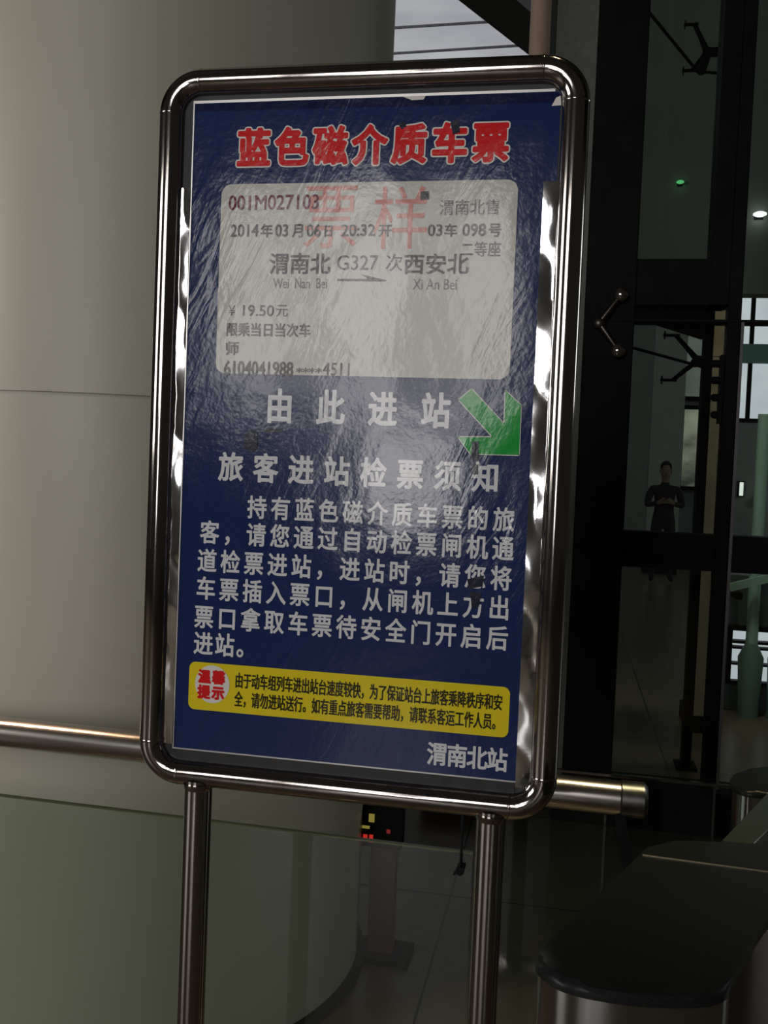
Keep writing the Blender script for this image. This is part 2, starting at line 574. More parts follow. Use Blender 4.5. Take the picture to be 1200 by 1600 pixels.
# inner posts, rods
ip = thing('inner_post', 'thin black post inside the glass screen carrying the lower dark clamp', 'post', (X(1105, 600, Db), CAM.y + Db + 0.06, 0))
hw = (X(1112, 600, Db) - X(1098, 600, Db)) / 2
obj('shaft', nb(-hw, hw, -0.05, 0.05, 0.012, Z(1105, 470, Db)), BLACK, ip)
obj('foot_plate', nb(-hw - 0.03, hw + 0.03, -0.08, 0.08, 0, 0.012), BLACK, ip)
ip2 = thing('hanging_post', 'black post hanging from the ceiling inside the glass screen, carrying the topmost dark clamp', 'post', (X(1166, 82, Db), CAM.y + Db + 0.30, 0))
obj('shaft', nb(-0.045, 0.045, -0.05, 0.05, Z(1160, 425, Db + .3), ZC - .012), BLACK, ip2)
obj('ceiling_plate', nb(-0.09, 0.09, -0.08, 0.08, ZC - .012, ZC), BLACK, ip2)
b = bmesh.new(); sweep(b, [at(980, 541, Db + .06), at(1100, 574, Db + .16)], 0.008, 10)
tag(obj('tie_rod', b, BLACK, None, 60), 'thin dark tie rod sloping to the lower silhouetted clamp', 'rod')
b = bmesh.new(); sweep(b, [at(1005, 8, Db + .06), at(1090, 112, Db + .06), at(1135, 115, Db + .06)], 0.008, 10)
tag(obj('tie_rod', b, BLACK, None, 60), 'thin dark tie rod bending under the topmost silhouetted clamp', 'rod')
# dark soffit beam sloping away behind the upper transom
b = bmesh.new()
q = [at(984, 470, Db + .3), at(1112, 470, Db + .3), at(1112, 514, Db + .3), at(984, 474, Db + .3)]
vs = [b.verts.new(p) for p in q] + [b.verts.new(p + Vector((0, 0.4, 0))) for p in q]
for f in ((0, 1, 2, 3), (7, 6, 5, 4), (0, 4, 5, 1), (1, 5, 6, 2), (2, 6, 7, 3), (3, 7, 4, 0)):
    b.faces.new([vs[i] for i in f])
structure(obj('trim_3', b, BLACK))

# ------------------------------------------------------------------ hall beyond the glazing
Ds = 5.9
xa, xb = X(1108, 600, Ds), X(1146, 600, Ds)
stp = thing('stone_pillar', 'square beige stone pillar seen through the dark glass', 'pillar', ((xa + xb) / 2, CAM.y + Ds, 0))
hw = (xb - xa) / 2
obj('shaft', nb(-hw, hw, 0, 0.4, 0.1, Z(1120, 557, Ds) - 0.003), BEIGESTONE, stp)
obj('capital_block', nb(-hw, hw, 0, 0.4, Z(1120, 557, Ds) + 0.003, Z(1120, 430, Ds)), BEIGESTONE, stp)
obj('plinth', nb(-hw - 0.02, hw + 0.02, -0.02, 0.42, 0, 0.1), BLACK, stp)
area('downlight_inner', (stp.location.x - .1, stp.location.y - .55, 4.2), (stp.location.x, stp.location.y, 1.9), 0.3, 0.3, 18, (1.0, 0.88, 0.68), 'DISK').data.spread = 0.9
Dq = 16.6
xa, xb = X(1014, 700, Dq), X(1064, 700, Dq)
gp = thing('grey_pillar', 'pale grey square pillar deeper in the hall behind the dark glass', 'pillar', ((xa + xb) / 2, CAM.y + Dq, 0))
hw = (xb - xa) / 2
obj('shaft', nb(-hw, hw, -0.2, 0.2, 0.1, ZC), PILLARM, gp)
obj('plinth', nb(-hw - 0.01, hw + 0.01, -0.21, 0.21, 0, 0.1), BLACK, gp)

DW = YB - CAM.y - 0.05


def far_window(n, px0, px1, py0, py1, pm, muls=(), trans=(), D=DW, tm=None, pmul=None):
    pyc, pxc = (py0 + py1) / 2, (px0 + px1) / 2
    pxc = min(pxc, 1200)
    x0, x1 = X(px0, pyc, D), X(px1, pyc, D)
    z1, z0 = Z(pxc, py0, D), Z(pxc, py1, D)
    y = CAM.y + D
    r = struct_empty('window_%d' % n)
    obj('pane', nb(x0, x1, y - 0.02, y, z0, z1), pm, r)
    k = 0.004 * D
    b = bmesh.new()
    box(b, x0 - k, x0, y - 0.08, y, z0 - k, z1 + k); box(b, x1, x1 + k, y - 0.08, y, z0 - k, z1 + k)
    box(b, x0, x1, y - 0.08, y, z1, z1 + k); box(b, x0, x1, y - 0.08, y, z0 - k, z0)
    obj('frame', b, BLACK, r)
    for px in muls:
        xm = X(px, pyc, D)
        obj('mullion', nb(xm - k / 2, xm + k / 2, y - 0.08, y - 0.02, z0, z1), BLACK, r)
    for py, h in trans:
        zm, hh = Z(pxc, py, D), h * D / F_PX / 2
        obj('transom', nb(x0, x1, y - 0.10, y - 0.02, zm - hh, zm + hh), tm or BLACK, r)
    return r


w3 = far_window(3, 1150, 1420, 463, 655, DAYPANE, (1172, 1260, 1340), ((554, 28),), tm=TEAL)
far_window(4, 1066, 1098, 512, 620, DAYDIM)
far_window(5, 1066, 1098, 640, 760, DAYWARM)
# low daylit opening beside the gates, with teal posts standing in front of it
D5 = 6.6
w6 = far_window(6, 1140, 1300, 986, 1064, DAYPANE, (), ((1003, 4), (1012, 3), (1037, 3)), D=D5)
for px, wd, wb in ((1166, 17, 24), (1205, 12, 16), (1250, 12, 16)):
    x = X(px, 1020, D5); y = CAM.y + D5 - 0.16
    k = D5 / F_PX
    z0, z1 = 0.0, Z(1180, 650, D5)
    t = thing('teal_post', {1166: 'pale teal post in front of the low bright opening, nearest the black frame',
                            1205: 'pale teal post at the edge of the view before the low bright opening',
                            1250: 'pale teal post farthest along the low bright opening'}[px], 'post', (x, y, 0), 'teal posts beyond the glass')
    b = bmesh.new(); lathe(b, [(wd * k / 2, 0.45), (wd * k / 2, z1)], 0, 0, 24)
    obj('shaft', b, TEALPALE, t, 40)
    b = bmesh.new()
    lathe(b, [(wb * k * 0.6, 0.0), (wb * k * 0.6, 0.05), (wb * k * 0.75, 0.38), (wd * k / 2, 0.47)], 0, 0, 24)
    obj('base_sleeve', b, TEAL, t, 40)
# dark low wall under the low opening, grey-teal wall behind
structure(obj('wall_low', nb(X(1130, 1020, D5), X(1420, 1020, D5), CAM.y + D5, CAM.y + D5 + 0.15, 0, Z(1180, 900, D5)), mat('grey_teal_wall', (0.16, 0.19, 0.19), 0.5)))
b = bmesh.new(); bar(b, at(1140, 918, D5 - .25), at(1215, 900, D5 - .25), 0.03, 0.05)
tag(obj('sloping_handrail', b, TEALPALE), 'pale teal handrail sloping up beyond the glass screen', 'handrail')
b = bmesh.new(); box(b, X(1141, 925, D5), X(1152, 925, D5), CAM.y + D5 - .2, CAM.y + D5 - .02, Z(1160, 932, D5), Z(1160, 922, D5))
tag(obj('shelf', b, BLACK), 'small black shelf on the grey wall under the sloping handrail', 'shelf')
# pale upper walls over the hall openings; glowing discs on them imitate lamp reflections
Du, Dv = 7.0, 9.0
UPPER = vary(mat('upper_wall_paint', (0.34, 0.37, 0.34), 0.6), 3, (0.32, 0.35, 0.32), (0.36, 0.39, 0.36))
zu = Z(1060, 418, Du)
structure(obj('wall_upper', nb(X(960, 200, Du), X(1150, 200, Du), CAM.y + Du, CAM.y + Du + .2, zu, ZC), UPPER))
structure(obj('trim_4', nb(X(1043, 200, Du), X(1150, 200, Du), CAM.y + Du - .04, CAM.y + Du - .002, zu, ZC), UPPER))
zv = Z(1180, 459, Dv)
structure(obj('wall_fascia', nb(X(1150, 450, Dv) + .02, X(1420, 450, Dv), CAM.y + Dv, CAM.y + Dv + .2, zv, ZC), UPPER))
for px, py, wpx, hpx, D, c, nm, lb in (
        (1185, 338, 19, 6, Dv, (1, 1, 0.95), 'lamp_spot', 'white lamp reflection in the right glass, built as a flat glowing disc on the upper wall'),
        (1062, 287, 11, 4, Du - .04, (0.12, 0.6, 0.2), 'green_reflection', 'tiny green lamp reflection in the upper dark glass, built as a glowing disc')):
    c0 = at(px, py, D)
    t = thing(nm, lb, 'light reflection', c0)
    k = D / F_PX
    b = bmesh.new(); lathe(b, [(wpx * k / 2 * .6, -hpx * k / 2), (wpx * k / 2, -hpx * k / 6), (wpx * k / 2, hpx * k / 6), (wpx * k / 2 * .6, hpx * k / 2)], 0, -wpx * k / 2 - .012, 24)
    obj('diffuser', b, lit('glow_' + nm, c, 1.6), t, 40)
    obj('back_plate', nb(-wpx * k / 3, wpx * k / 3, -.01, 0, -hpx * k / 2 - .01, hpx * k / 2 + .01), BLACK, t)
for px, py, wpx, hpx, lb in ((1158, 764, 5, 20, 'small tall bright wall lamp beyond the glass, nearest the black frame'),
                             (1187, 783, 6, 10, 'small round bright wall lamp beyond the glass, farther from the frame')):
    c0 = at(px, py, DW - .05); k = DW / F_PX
    t = thing('lamp_spot', lb, 'lamp', c0)
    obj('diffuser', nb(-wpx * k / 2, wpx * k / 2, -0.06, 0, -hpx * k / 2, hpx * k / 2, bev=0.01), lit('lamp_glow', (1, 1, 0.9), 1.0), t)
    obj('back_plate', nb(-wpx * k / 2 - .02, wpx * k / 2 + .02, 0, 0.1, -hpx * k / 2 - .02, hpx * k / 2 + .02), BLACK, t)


# ------------------------------------------------------------------ standing person far behind the glass
def person():
    Dm = 15.0
    base = at(1034, 860, Dm)
    root = thing('person', 'person in dark clothes standing far behind the dark glass, arms held in front', 'person', (base.x, base.y, 0))
    J = {'pelvis': (0, 0, 0.95, .15, .11), 'waist': (0, 0, 1.08, .145, .10), 'chest': (0, -.01, 1.30, .17, .115), 'neck0': (0, 0, 1.46, .075, .07),
         'neck1': (0, -.01, 1.53, .055, .055), 'head0': (0, -.02, 1.62, .075, .09), 'head1': (0, -.02, 1.72, .078, .092), 'head2': (0, -.015, 1.79, .045, .055)}
    E = [('pelvis', 'waist'), ('waist', 'chest'), ('chest', 'neck0'), ('neck0', 'neck1'), ('neck1', 'head0'), ('head0', 'head1'), ('head1', 'head2')]
    for s, n in ((-1, 'l'), (1, 'r')):
        J.update({n + 'sh': (s * .19, 0, 1.42, .07, .07), n + 'el': (s * .26, -.05, 1.16, .05, .05), n + 'wr': (s * .10, -.26, 1.20, .036, .036), n + 'hand': (s * .05, -.30, 1.23, .03, .04),
                  n + 'hip': (s * .10, 0, .88, .095, .095), n + 'kn': (s * .12, -.02, .50, .065, .065), n + 'an': (s * .13, .02, .10, .045, .045), n + 'toe': (s * .15, -.14, .045, .04, .035)})
        E += [('chest', n + 'sh'), (n + 'sh', n + 'el'), (n + 'el', n + 'wr'), (n + 'wr', n + 'hand'), ('pelvis', n + 'hip'), (n + 'hip', n + 'kn'), (n + 'kn', n + 'an'), (n + 'an', n + 'toe')]
        for k in range(4):
            a = (s * (.035 - .012 * k), -.325, 1.255 - .018 * k)
            bq = (s * (.005 - .02 * k), -.335 - .008, 1.262 - .018 * k)
            J[n + 'f%da' % k] = (*a, .01, .01); J[n + 'f%db' % k] = (*bq, .009, .009)
            E += [(n + 'hand', n + 'f%da' % k), (n + 'f%da' % k, n + 'f%db' % k)]
        J[n + 'th'] = (s * .045, -.32, 1.285, .011, .011)
        E += [(n + 'hand', n + 'th')]
    names = list(J)
    me = bpy.data.meshes.new('person_body')
    me.from_pydata([J[n][:3] for n in names], [(names.index(a), names.index(b)) for a, b in E], [])
    o = bpy.data.objects.new('body', me)
    COL.objects.link(o)
    sm = o.modifiers.new('skin', 'SKIN')
    o.modifiers.new('sub', 'SUBSURF').levels = 2
    for i, n in enumerate(names):
        me.skin_vertices[0].data[i].radius = J[n][3:5]
    me.skin_vertices[0].data[0].use_root = True
    dg = bpy.context.evaluated_depsgraph_get()
    dg.update()
    m2 = bpy.data.meshes.new_from_object(o.evaluated_get(dg))
    o.modifiers.clear()
    o.data = m2
    cloth = mat('dark_jacket', (0.02, 0.024, 0.022), 0.8)
    skin = mat('skin', (0.32, 0.2, 0.15), 0.5)
    m2.materials.clear()
    m2.materials.append(cloth); m2.materials.append(skin)
    for f in m2.polygons:
        f.use_smooth = True
        if f.center.z > 1.5 or (f.center.y < -.27 and f.center.z > 1.1):
            f.material_index = 1
    o.parent = root
    # face: nose, ears, eyes, mouth; short hair
    b = bmesh.new()
    bmesh.ops.create_icosphere(b, subdivisions=3, radius=1.0)
    for v in list(b.verts):
        v.co = Vector((v.co.x * .084, v.co.y * .10 - .008, v.co.z * .10 + 1.735))
    bmesh.ops.delete(b, geom=[v for v in b.verts if v.co.z < 1.70 or (v.co.y < -.07 and v.co.z < 1.765)], context='VERTS')
    obj('hair', b, mat('black_hair', (0.01, 0.009, 0.008), 0.6), root, 80)
    b = bmesh.new(); sweep(b, [(0, -.105, 1.70), (0, -.128, 1.655), (0, -.112, 1.645)], [.008, .014, .010], 8)
    obj('nose', b, skin, root, 60)
    dark = mat('dark_features', (0.05, 0.02, 0.02), 0.5)
    for s in (-1, 1):
        b = bmesh.new(); sweep(b, [(s * .075, -.01, 1.70), (s * .086, -.005, 1.67), (s * .076, -.012, 1.64)], [.008, .012, .007], 8)
        obj('ear', b, skin, root, 60)
        b = bmesh.new(); sweep(b, [(s * .022, -.098, 1.69), (s * .036, -.096, 1.69)], .005, 8)
        obj('eye', b, dark, root, 60)
    b = bmesh.new(); sweep(b, [(-.02, -.103, 1.612), (.02, -.103, 1.612)], .004, 8)
    obj('mouth', b, dark, root, 60)


person()

# ------------------------------------------------------------------ glass balustrade with round handrail behind the sign
def yb(x):
    return CAM.y + 1.80 - 0.018 * (x + 0.5)


rail = thing('glass_balustrade', 'glass balustrade with a fat round steel handrail running behind the sign', 'railing', (0, 0, 0))
zr = CAM.z - 0.317 * 1.80
xe = X(1000, 1252, 1.78)
RR = 0.0305
b = bmesh.new()
sweep(b, [(-4, yb(-4), zr), (-1.5, yb(-1.5), zr), (xe - 0.035, yb(xe), zr)], RR, 48)
obj('handrail', b, SATIN, rail, 40)
b = bmesh.new()
sweep(b, [(xe - 0.035, yb(xe), zr), (xe - 0.033, yb(xe), zr), (xe + 0.006, yb(xe), zr), (xe + 0.013, yb(xe), zr), (xe + 0.014, yb(xe), zr)], [RR, RR + 0.002, RR + 0.002, RR - 0.006, 0.004], 48)
obj('end_cap', b, DULL, rail, 40)
zg = CAM.z - 0.392 * 1.80
xge = X(740, 1336, 1.80)
b = bmesh.new()
vs = []
for x in (-4, xge):
    for dy in (-0.006, 0.006):
        for z in (0.03, zg):
            vs.append(b.verts.new((x, yb(x) + dy, z)))
for q in ((0, 1, 3, 2), (4, 6, 7, 5), (0, 4, 5, 1), (2, 3, 7, 6), (0, 2, 6, 4), (1, 5, 7, 3)):
    b.faces.new([vs[i] for i in q])
obj('glass_panel', b, GLASS, rail)
b = bmesh.new(); bar(b, (-4, yb(-4), zg + 0.001), (xge, yb(xge), zg + 0.001), 0.011, 0.0025)
obj('glass_edge', b, GLASSEDGE, rail)
for x in (X(722, 1340, 1.8), -1.6, -2.8):
    b = bmesh.new()
    sweep(b, [(x, yb(x), zr - RR + .004), (x, yb(x) - 0.01, zr - RR - .03), (x, yb(x) - 0.014, zg - 0.02), (x - .012, yb(x) - 0.012, zg - .04)], [.003, .003, .0025, .0025], 10)
    so = obj('standoff', b, BLACK, rail, 50)
    b = bmesh.new(); sweep(b, [(x, yb(x) - .02, zg - .03), (x, yb(x) + .02, zg - .03)], .008, 16)
    obj('clip', b, BLACK, so, 40)
# black tapered end post
t0, t1 = at(966, 1272, 1.80), at(984, 1372, 1.805)
dirv = (t1 - t0)
foot = t0 + dirv * (t0.z / (t0.z - t1.z))
b = bmesh.new()
a0, a1 = Vector((t0.x, yb(t0.x), zr - RR + .003)), Vector((foot.x, foot.y, 0.0))
vs = []
for p, wd in ((a0, 0.018), (a1, 0.06)):
    for sx, sy in ((-1, -1), (1, -1), (1, 1), (-1, 1)):
        vs.append(b.verts.new(p + Vector((sx * wd / 2, sy * 0.012, 0))))
for q in ((3, 2, 1, 0), (4, 5, 6, 7), (0, 1, 5, 4), (1, 2, 6, 5), (2, 3, 7, 6), (3, 0, 4, 7)):
    b.faces.new([vs[i] for i in q])
obj('end_post', b, BLACK, rail)
obj('base_channel', nb(-4, xge, yb(-1.5) - .05, yb(-1.5) + .05, 0, 0.03), DULL, rail)

# second low glass barrier farther right, thin steel edge
D2 = 2.15
gb = thing('glass_barrier', 'low glass barrier with a thin bright steel edge beyond the handrail end', 'barrier', (X(1000, 1250, D2), CAM.y + D2, 0))
ox = gb.location.x
xa, xb = X(780, 1190, D2) - ox, X(1140, 1229, D2) - ox
ztop = Z(1000, 1213, D2)
xv = X(1114, 1270, D2) - ox
obj('glass_panel', nb(xa, xv, -.005, .005, 0.02, ztop - .004), CLEARISH, gb)
obj('top_edge', nb(xa, xb, -.006, .006, ztop - .006, ztop, bev=.001), STEEL, gb)
obj('end_edge', nb(xv - .0025, xv + .0025, -.006, .006, 0.0, ztop - .006), STEEL, gb)
obj('base_rail', nb(xa, xv - .003, -.02, .02, 0, .02), BLACK, gb)

# small display post with red and yellow figures behind the glass
Dl = 2.78
q = at(592, 1400, Dl)
lp = thing('display_post', 'dark post with small glowing red and yellow display beside the round column', 'display', (q.x, q.y, 0))
obj('shaft', nb(-.03, .045, 0, .05, 0.02, Z(592, 1322, Dl)), mat('dark_red_post', (0.06, 0.008, 0.006), 0.6), lp)
obj('foot_plate', nb(-.09, .1, -.04, .09, 0, .02), BLACK, lp)
hd = obj('display_case', nb(-.06, .06, -.01, .06, Z(592, 1322, Dl), Z(592, 1258, Dl)), BLACK, lp)
k = Dl / F_PX
redm, yelm = lit('red_display', (0.42, 0.02, 0.012), 1.0), lit('yellow_display', (0.2, 0.16, 0.03), 1.0)
def seg(px, py, wpx, hpx, m, nm):
    a = at(px, py, Dl)
    obj(nm, nb(a.x - q.x - wpx * k / 2, a.x - q.x + wpx * k / 2, -.014, -.009, a.z - hpx * k / 2, a.z + hpx * k / 2), m, hd)
seg(582, 1276, 9, 13, yelm, 'yellow_figure')
seg(573, 1290, 12, 4, yelm, 'yellow_figure')
seg(572, 1306, 7, 9, redm, 'red_figure')
seg(581, 1308, 6, 12, redm, 'red_figure')
seg(608, 1297, 6, 6, lit('dim_red_display', (0.14, 0.01, 0.008)), 'red_figure')

# ------------------------------------------------------------------ ticket gates, lower right
ZG = 0.90
def gate(label, outline, seam, zt=ZG):
    P = [atz(px, py, zt) for px, py in outline]
    # round the corners a little by subdividing with Chaikin
    for _ in range(2):
        Q = []
        for i in range(len(P)):
            a, b2 = P[i], P[(i + 1) % len(P)]
            Q += [a.lerp(b2, 0.22), a.lerp(b2, 0.78)]
        P = Q
    c = sum(P, Vector()) / len(P)
    t = thing('ticket_gate', label, 'ticket gate', (c.x, c.y, 0), 'ticket gates')
    L = [(p.x - c.x, p.y - c.y) for p in P]
    I = [(x * 0.985, y * 0.985) for x, y in L]
    b = bmesh.new(); prism(b, I, 0.0, zt - 0.014)
    obj('body', b, GATEBODY, t, 40)
    b = bmesh.new(); prism(b, L, zt - 0.014, zt, 0.011, 5)
    obj('top_slab', b, GATETOP, t, 30)
    if seam:
        a, d2 = atz(*seam[0], zt), atz(*seam[1], zt)
        b = bmesh.new(); bar(b, (a.x - c.x, a.y - c.y, zt + .0006), (d2.x - c.x, d2.y - c.y, zt + .0006), 0.0028, 0.0012)
        obj('seam_strip', b, mat('brass_strip', (0.55, 0.50, 0.36), 0.35, 1.0), t)
    return t


gate('nearest ticket gate with black stone top and rounded steel end beside the sign',
     [(832, 1500), (845, 1484), (1003, 1332), (1022, 1312), (1200, 1318), (1330, 1335), (1300, 1440), (1240, 1400), (1200, 1432), (1150, 1515), (1130, 1556), (1000, 1556), (880, 1535)],
     ((1004, 1336), (1225, 1366)))
gate('farther ticket gate with dark rounded top, standing behind the nearest gate',
     [(1138, 1222), (1145, 1204), (1215, 1196), (1330, 1192), (1340, 1240), (1220, 1240), (1160, 1236)], None, 0.78)
# sloping dark flap between the two gates
b = bmesh.new()
P = [atz(px, py, 0.86) for px, py in ((1127, 1313), (1200, 1237), (1215, 1262), (1200, 1296), (1180, 1318))]
prism(b, P, 0.0, 0.86, 0.003)
tag(obj('gate_plinth', b, vary(mat('dark_green_plinth', (0.03, 0.042, 0.04), 0.35), 40, (0.027, 0.038, 0.036), (0.034, 0.046, 0.044)), None, 30), 'slanting dark green plinth between the two ticket gates', 'plinth')

# ------------------------------------------------------------------ the sign
ZB = 1.45 - 0.522
sign = thing('information_sign', 'tall steel framed stand sign with a blue ticket notice board', 'sign', (0, 0, 0))
W2, H, TR, CRD = 0.340, 1.157, 0.0205, 0.050
path = []
for cx_, cz_, a0 in ((W2 - TR - CRD, H - TR - CRD, 0), (-(W2 - TR - CRD), H - TR - CRD, 90), (-(W2 - TR - CRD), TR + CRD, 180), (W2 - TR - CRD, TR + CRD, 270)):
    for i in range(13):
        a = math.radians(a0 + 90 * i / 12)
        path.append((cx_ + CRD * math.cos(a), 0, ZB + cz_ + CRD * math.sin(a)))
b = bmesh.new(); sweep(b, path, TR, 40, closed=True)
frame = obj('frame', b, STEEL, sign, 60)
# weld beads at the ends of the four bends
zi, xi = (TR + CRD, H - TR - CRD), W2 - TR
for i, (x, z, ax) in enumerate([(s * xi, ZB + z, 'z') for s in (-1, 1) for z in zi] + [(s * (W2 - TR - CRD), ZB + z, 'x') for s in (-1, 1) for z in (TR, H - TR)]):
    dv = Vector((0, 0, .0025)) if ax == 'z' else Vector((.0025, 0, 0))
    c = Vector((x, 0, z))
    b = bmesh.new(); sweep(b, [c - dv, c - dv * .3, c + dv * .3, c + dv], [TR - .0003, TR + .0005, TR + .0005, TR - .0003], 40)
    obj('weld', b, STEEL, frame, 60)
for x in (-0.2365, 0.2425):
    b = bmesh.new(); sweep(b, [(x, 0, 0.012), (x, 0, ZB + 0.012)], 0.0225, 40)
    lg = obj('leg', b, STEEL, sign, 40)
    b = bmesh.new(); lathe(b, [(0.09, 0), (0.09, 0.008), (0.082, 0.012)], x, 0, 48)
    obj('base_plate', b, SATIN, lg, 40)
    b = bmesh.new(); sweep(b, [(x, 0, ZB - .004), (x, 0, ZB + .0), (x, 0, ZB + .006)], [.0228, .0245, .0255], 40)
    obj('weld', b, STEEL, lg, 60)
obj('backing_board', nb(-W2 + TR, W2 - TR, 0.001, 0.014, ZB + TR, ZB + H - TR), PANEL, sign)

BLUE = glossy_print('blue_print', (0.012, 0.026, 0.112))
NAVY = glossy_print('navy_print', (0.008, 0.012, 0.06))
TICKET = glossy_print('ticket_print', (0.60, 0.59, 0.55))
WHITE = glossy_print('pale_print', (0.74, 0.74, 0.78))
RED = glossy_print('red_print', (0.72, 0.015, 0.02))
OFFW = glossy_print('off_white_print', (0.82, 0.79, 0.74))
YELLOW = glossy_print('yellow_print', (0.82, 0.66, 0.018))
GREEN = glossy_print('green_print', (0.008, 0.36, 0.05))
INK = glossy_print('dark_ink', (0.012, 0.011, 0.012))
GREYINK = glossy_print('worn_ink', (0.03, 0.028, 0.028))
PALEINK = glossy_print('faded_ink', (0.15, 0.145, 0.14))
MAROON = glossy_print('maroon_ink', (0.16, 0.006, 0.035))
SALMON = glossy_print('salmon_ink', (0.66, 0.26, 0.22))
BROWNINK = glossy_print('brown_black_ink', (0.03, 0.022, 0.012))
SMUDGE = glossy_print('tape_residue', (0.022, 0.025, 0.045))


def P2(px, py):
    p = at(px, py, -CAM.y)
    return p.x, p.z


def flat(name, poly, y, m, parent):
    b = bmesh.new()
    b.faces.new([b.verts.new((x, y, z)) for x, z in poly])
    f = list(b.faces)[0]
    f.normal_update()
    if f.normal.y > 0:
        bmesh.ops.reverse_faces(b, faces=[f])
    bmesh.ops.triangulate(b, faces=list(b.faces))
    return obj(name, b, m, parent, 'raw')


def rrect(x0, x1, z0, z1, r, n=8):
    o = []
    for cx_, cz_, a0 in ((x1 - r, z1 - r, 0), (x0 + r, z1 - r, 90), (x0 + r, z0 + r, 180), (x1 - r, z0 + r, 270)):
        for i in range(n + 1):
            a = math.radians(a0 + 90 * i / n)
            o.append((cx_ + r * math.cos(a), cz_ + r * math.sin(a)))
    return o


# poster sheet (on the board)
px0, px1, pz0, pz1 = -0.2815, 0.2965, ZB + 0.060, ZB + 1.103
poster = obj('poster', nb(px0, px1, -0.0006, 0.0012, pz0, pz1), BLUE, sign)
flat('overlap_strip', [(px0 + .002, pz1 - .001), (px1, pz1 - .001), (px1, pz1 - .016), (px0 + .002, pz1 - .012)], -0.0009, NAVY, poster)
# thin bright edging of the sheet
b = bmesh.new()
box(b, px0 - .002, px0, -.0016, .001, pz0, pz1)
box(b, px0 - .002, 0.288, -.0018, .001, pz1, pz1 + .0042)
box(b, px0 - .002, 0.281, -.0016, .001, pz0 - .002, pz0)
obj('silver_edging', b, mat('bright_edging', (0.8, 0.78, 0.76), 0.3, 0.8), poster)

# ---- lettering
fc = bpy.data.curves.new('glyph', 'FONT')
fc.resolution_u = 3
fo = bpy.data.objects.new('glyph', fc)
COL.objects.link(fo)
_cache = {}


def glyph(s):
    if s not in _cache:
        fc.body = s
        dg = bpy.context.evaluated_depsgraph_get()
        dg.update()
        me = bpy.data.meshes.new_from_object(fo.evaluated_get(dg))
        bm = bmesh.new(); bm.from_mesh(me)
        bmesh.ops.remove_doubles(bm, verts=bm.verts, dist=1e-5)
        bm.verts.index_update()
        V = [(v.co.x, v.co.y) for v in bm.verts]
        Fc = [[v.index for v in f.verts] for f in bm.faces]
        Ed = [(e.verts[0].index, e.verts[1].index) for e in bm.edges if len(e.link_faces) == 1]
        bm.free()
        bpy.data.meshes.remove(me)
        _cache[s] = (V, Fc, Ed)
    return _cache[s]


_shape = {}


def shape(s, kx, kz, t):
    """polygons of the glyphs of s, scaled to metres and thickened by t metres: the level set of the distance to the outline"""
    key = (s, round(kx, 5), round(kz, 5), round(t, 6))
    if key in _shape:
        return _shape[key]
    V, Fc, Ed = glyph(s)
    Q = np.array(V) * (kx, kz)
    if t < 1e-7:
        _shape[key] = [[tuple(Q[i]) for i in f] for f in Fc]
        return _shape[key]
    A, B = Q[[e[0] for e in Ed]], Q[[e[1] for e in Ed]]
    lo, hi = Q.min(0) - t * 1.6, Q.max(0) + t * 1.6
    st = max(0.00022, (hi[1] - lo[1]) / 96)
    nx, nz = int((hi[0] - lo[0]) / st) + 2, int((hi[1] - lo[1]) / st) + 2
    gx, gz = lo[0] + st * np.arange(nx), lo[1] + st * np.arange(nz)
    GX, GZ = np.meshgrid(gx, gz)
    d2 = np.full(GX.shape, 1e9)
    inside = np.zeros(GX.shape, bool)
    for (ax, az), (bx, bz) in zip(A, B):
        ex, ez = bx - ax, bz - az
        l2 = ex * ex + ez * ez
        if l2 < 1e-16:
            continue
        u = np.clip(((GX - ax) * ex + (GZ - az) * ez) / l2, 0, 1)
        d2 = np.minimum(d2, (GX - ax - u * ex) ** 2 + (GZ - az - u * ez) ** 2)
        if az != bz:
            inside ^= ((az > GZ) != (bz > GZ)) & (GX < ex * (GZ - az) / ez + ax)
    D = np.sqrt(d2) * np.where(inside, -1, 1) - t      # negative inside the thickened glyph
    ins = D < 0
    out = []
    for j in range(nz - 1):
        full = ins[j, :-1] & ins[j, 1:] & ins[j + 1, :-1] & ins[j + 1, 1:]
        anyc = ins[j, :-1] | ins[j, 1:] | ins[j + 1, :-1] | ins[j + 1, 1:]
        i = 0
        while i < nx - 1:
            if full[i]:
                k = i
                while k < nx - 1 and full[k]:
                    k += 1
                out.append([(gx[i], gz[j]), (gx[k], gz[j]), (gx[k], gz[j + 1]), (gx[i], gz[j + 1])])
                i = k
                continue
            if anyc[i]:
                c = [(i, j), (i + 1, j), (i + 1, j + 1), (i, j + 1)]
                p = []
                for q in range(4):
                    (i0, j0), (i1, j1) = c[q], c[(q + 1) % 4]
                    v0, v1 = D[j0, i0], D[j1, i1]
                    if v0 < 0:
                        p.append((gx[i0], gz[j0]))
                    if (v0 < 0) != (v1 < 0):
                        f = v0 / (v0 - v1)
                        p.append((gx[i0] + (gx[i1] - gx[i0]) * f, gz[j0] + (gz[j1] - gz[j0]) * f))
                if len(p) >= 3:
                    out.append(p)
            i += 1
    _shape[key] = out
    return out


def put(bm, s, kx, kz, ox, oz, y, t):
    for p in shape(s, kx, kz, t):
        vs = [bm.verts.new((ox + a, y, oz + c)) for a, c in p]
        try:
            bm.faces.new(vs)
        except ValueError:
            pass


def finish(name, bm, m, parent):
    for f in bm.faces:
        f.normal_update()
        if f.normal.y > 0:
            f.normal_flip()
    return obj(name, bm, m, parent, 'raw')


_V = glyph('国')[0]
CELL_X = (min(v[0] for v in _V) + max(v[0] for v in _V)) / 2
CELL_Z = (min(v[1] for v in _V) + max(v[1] for v in _V)) / 2
CELL_H = max(v[1] for v in _V) - min(v[1] for v in _V)


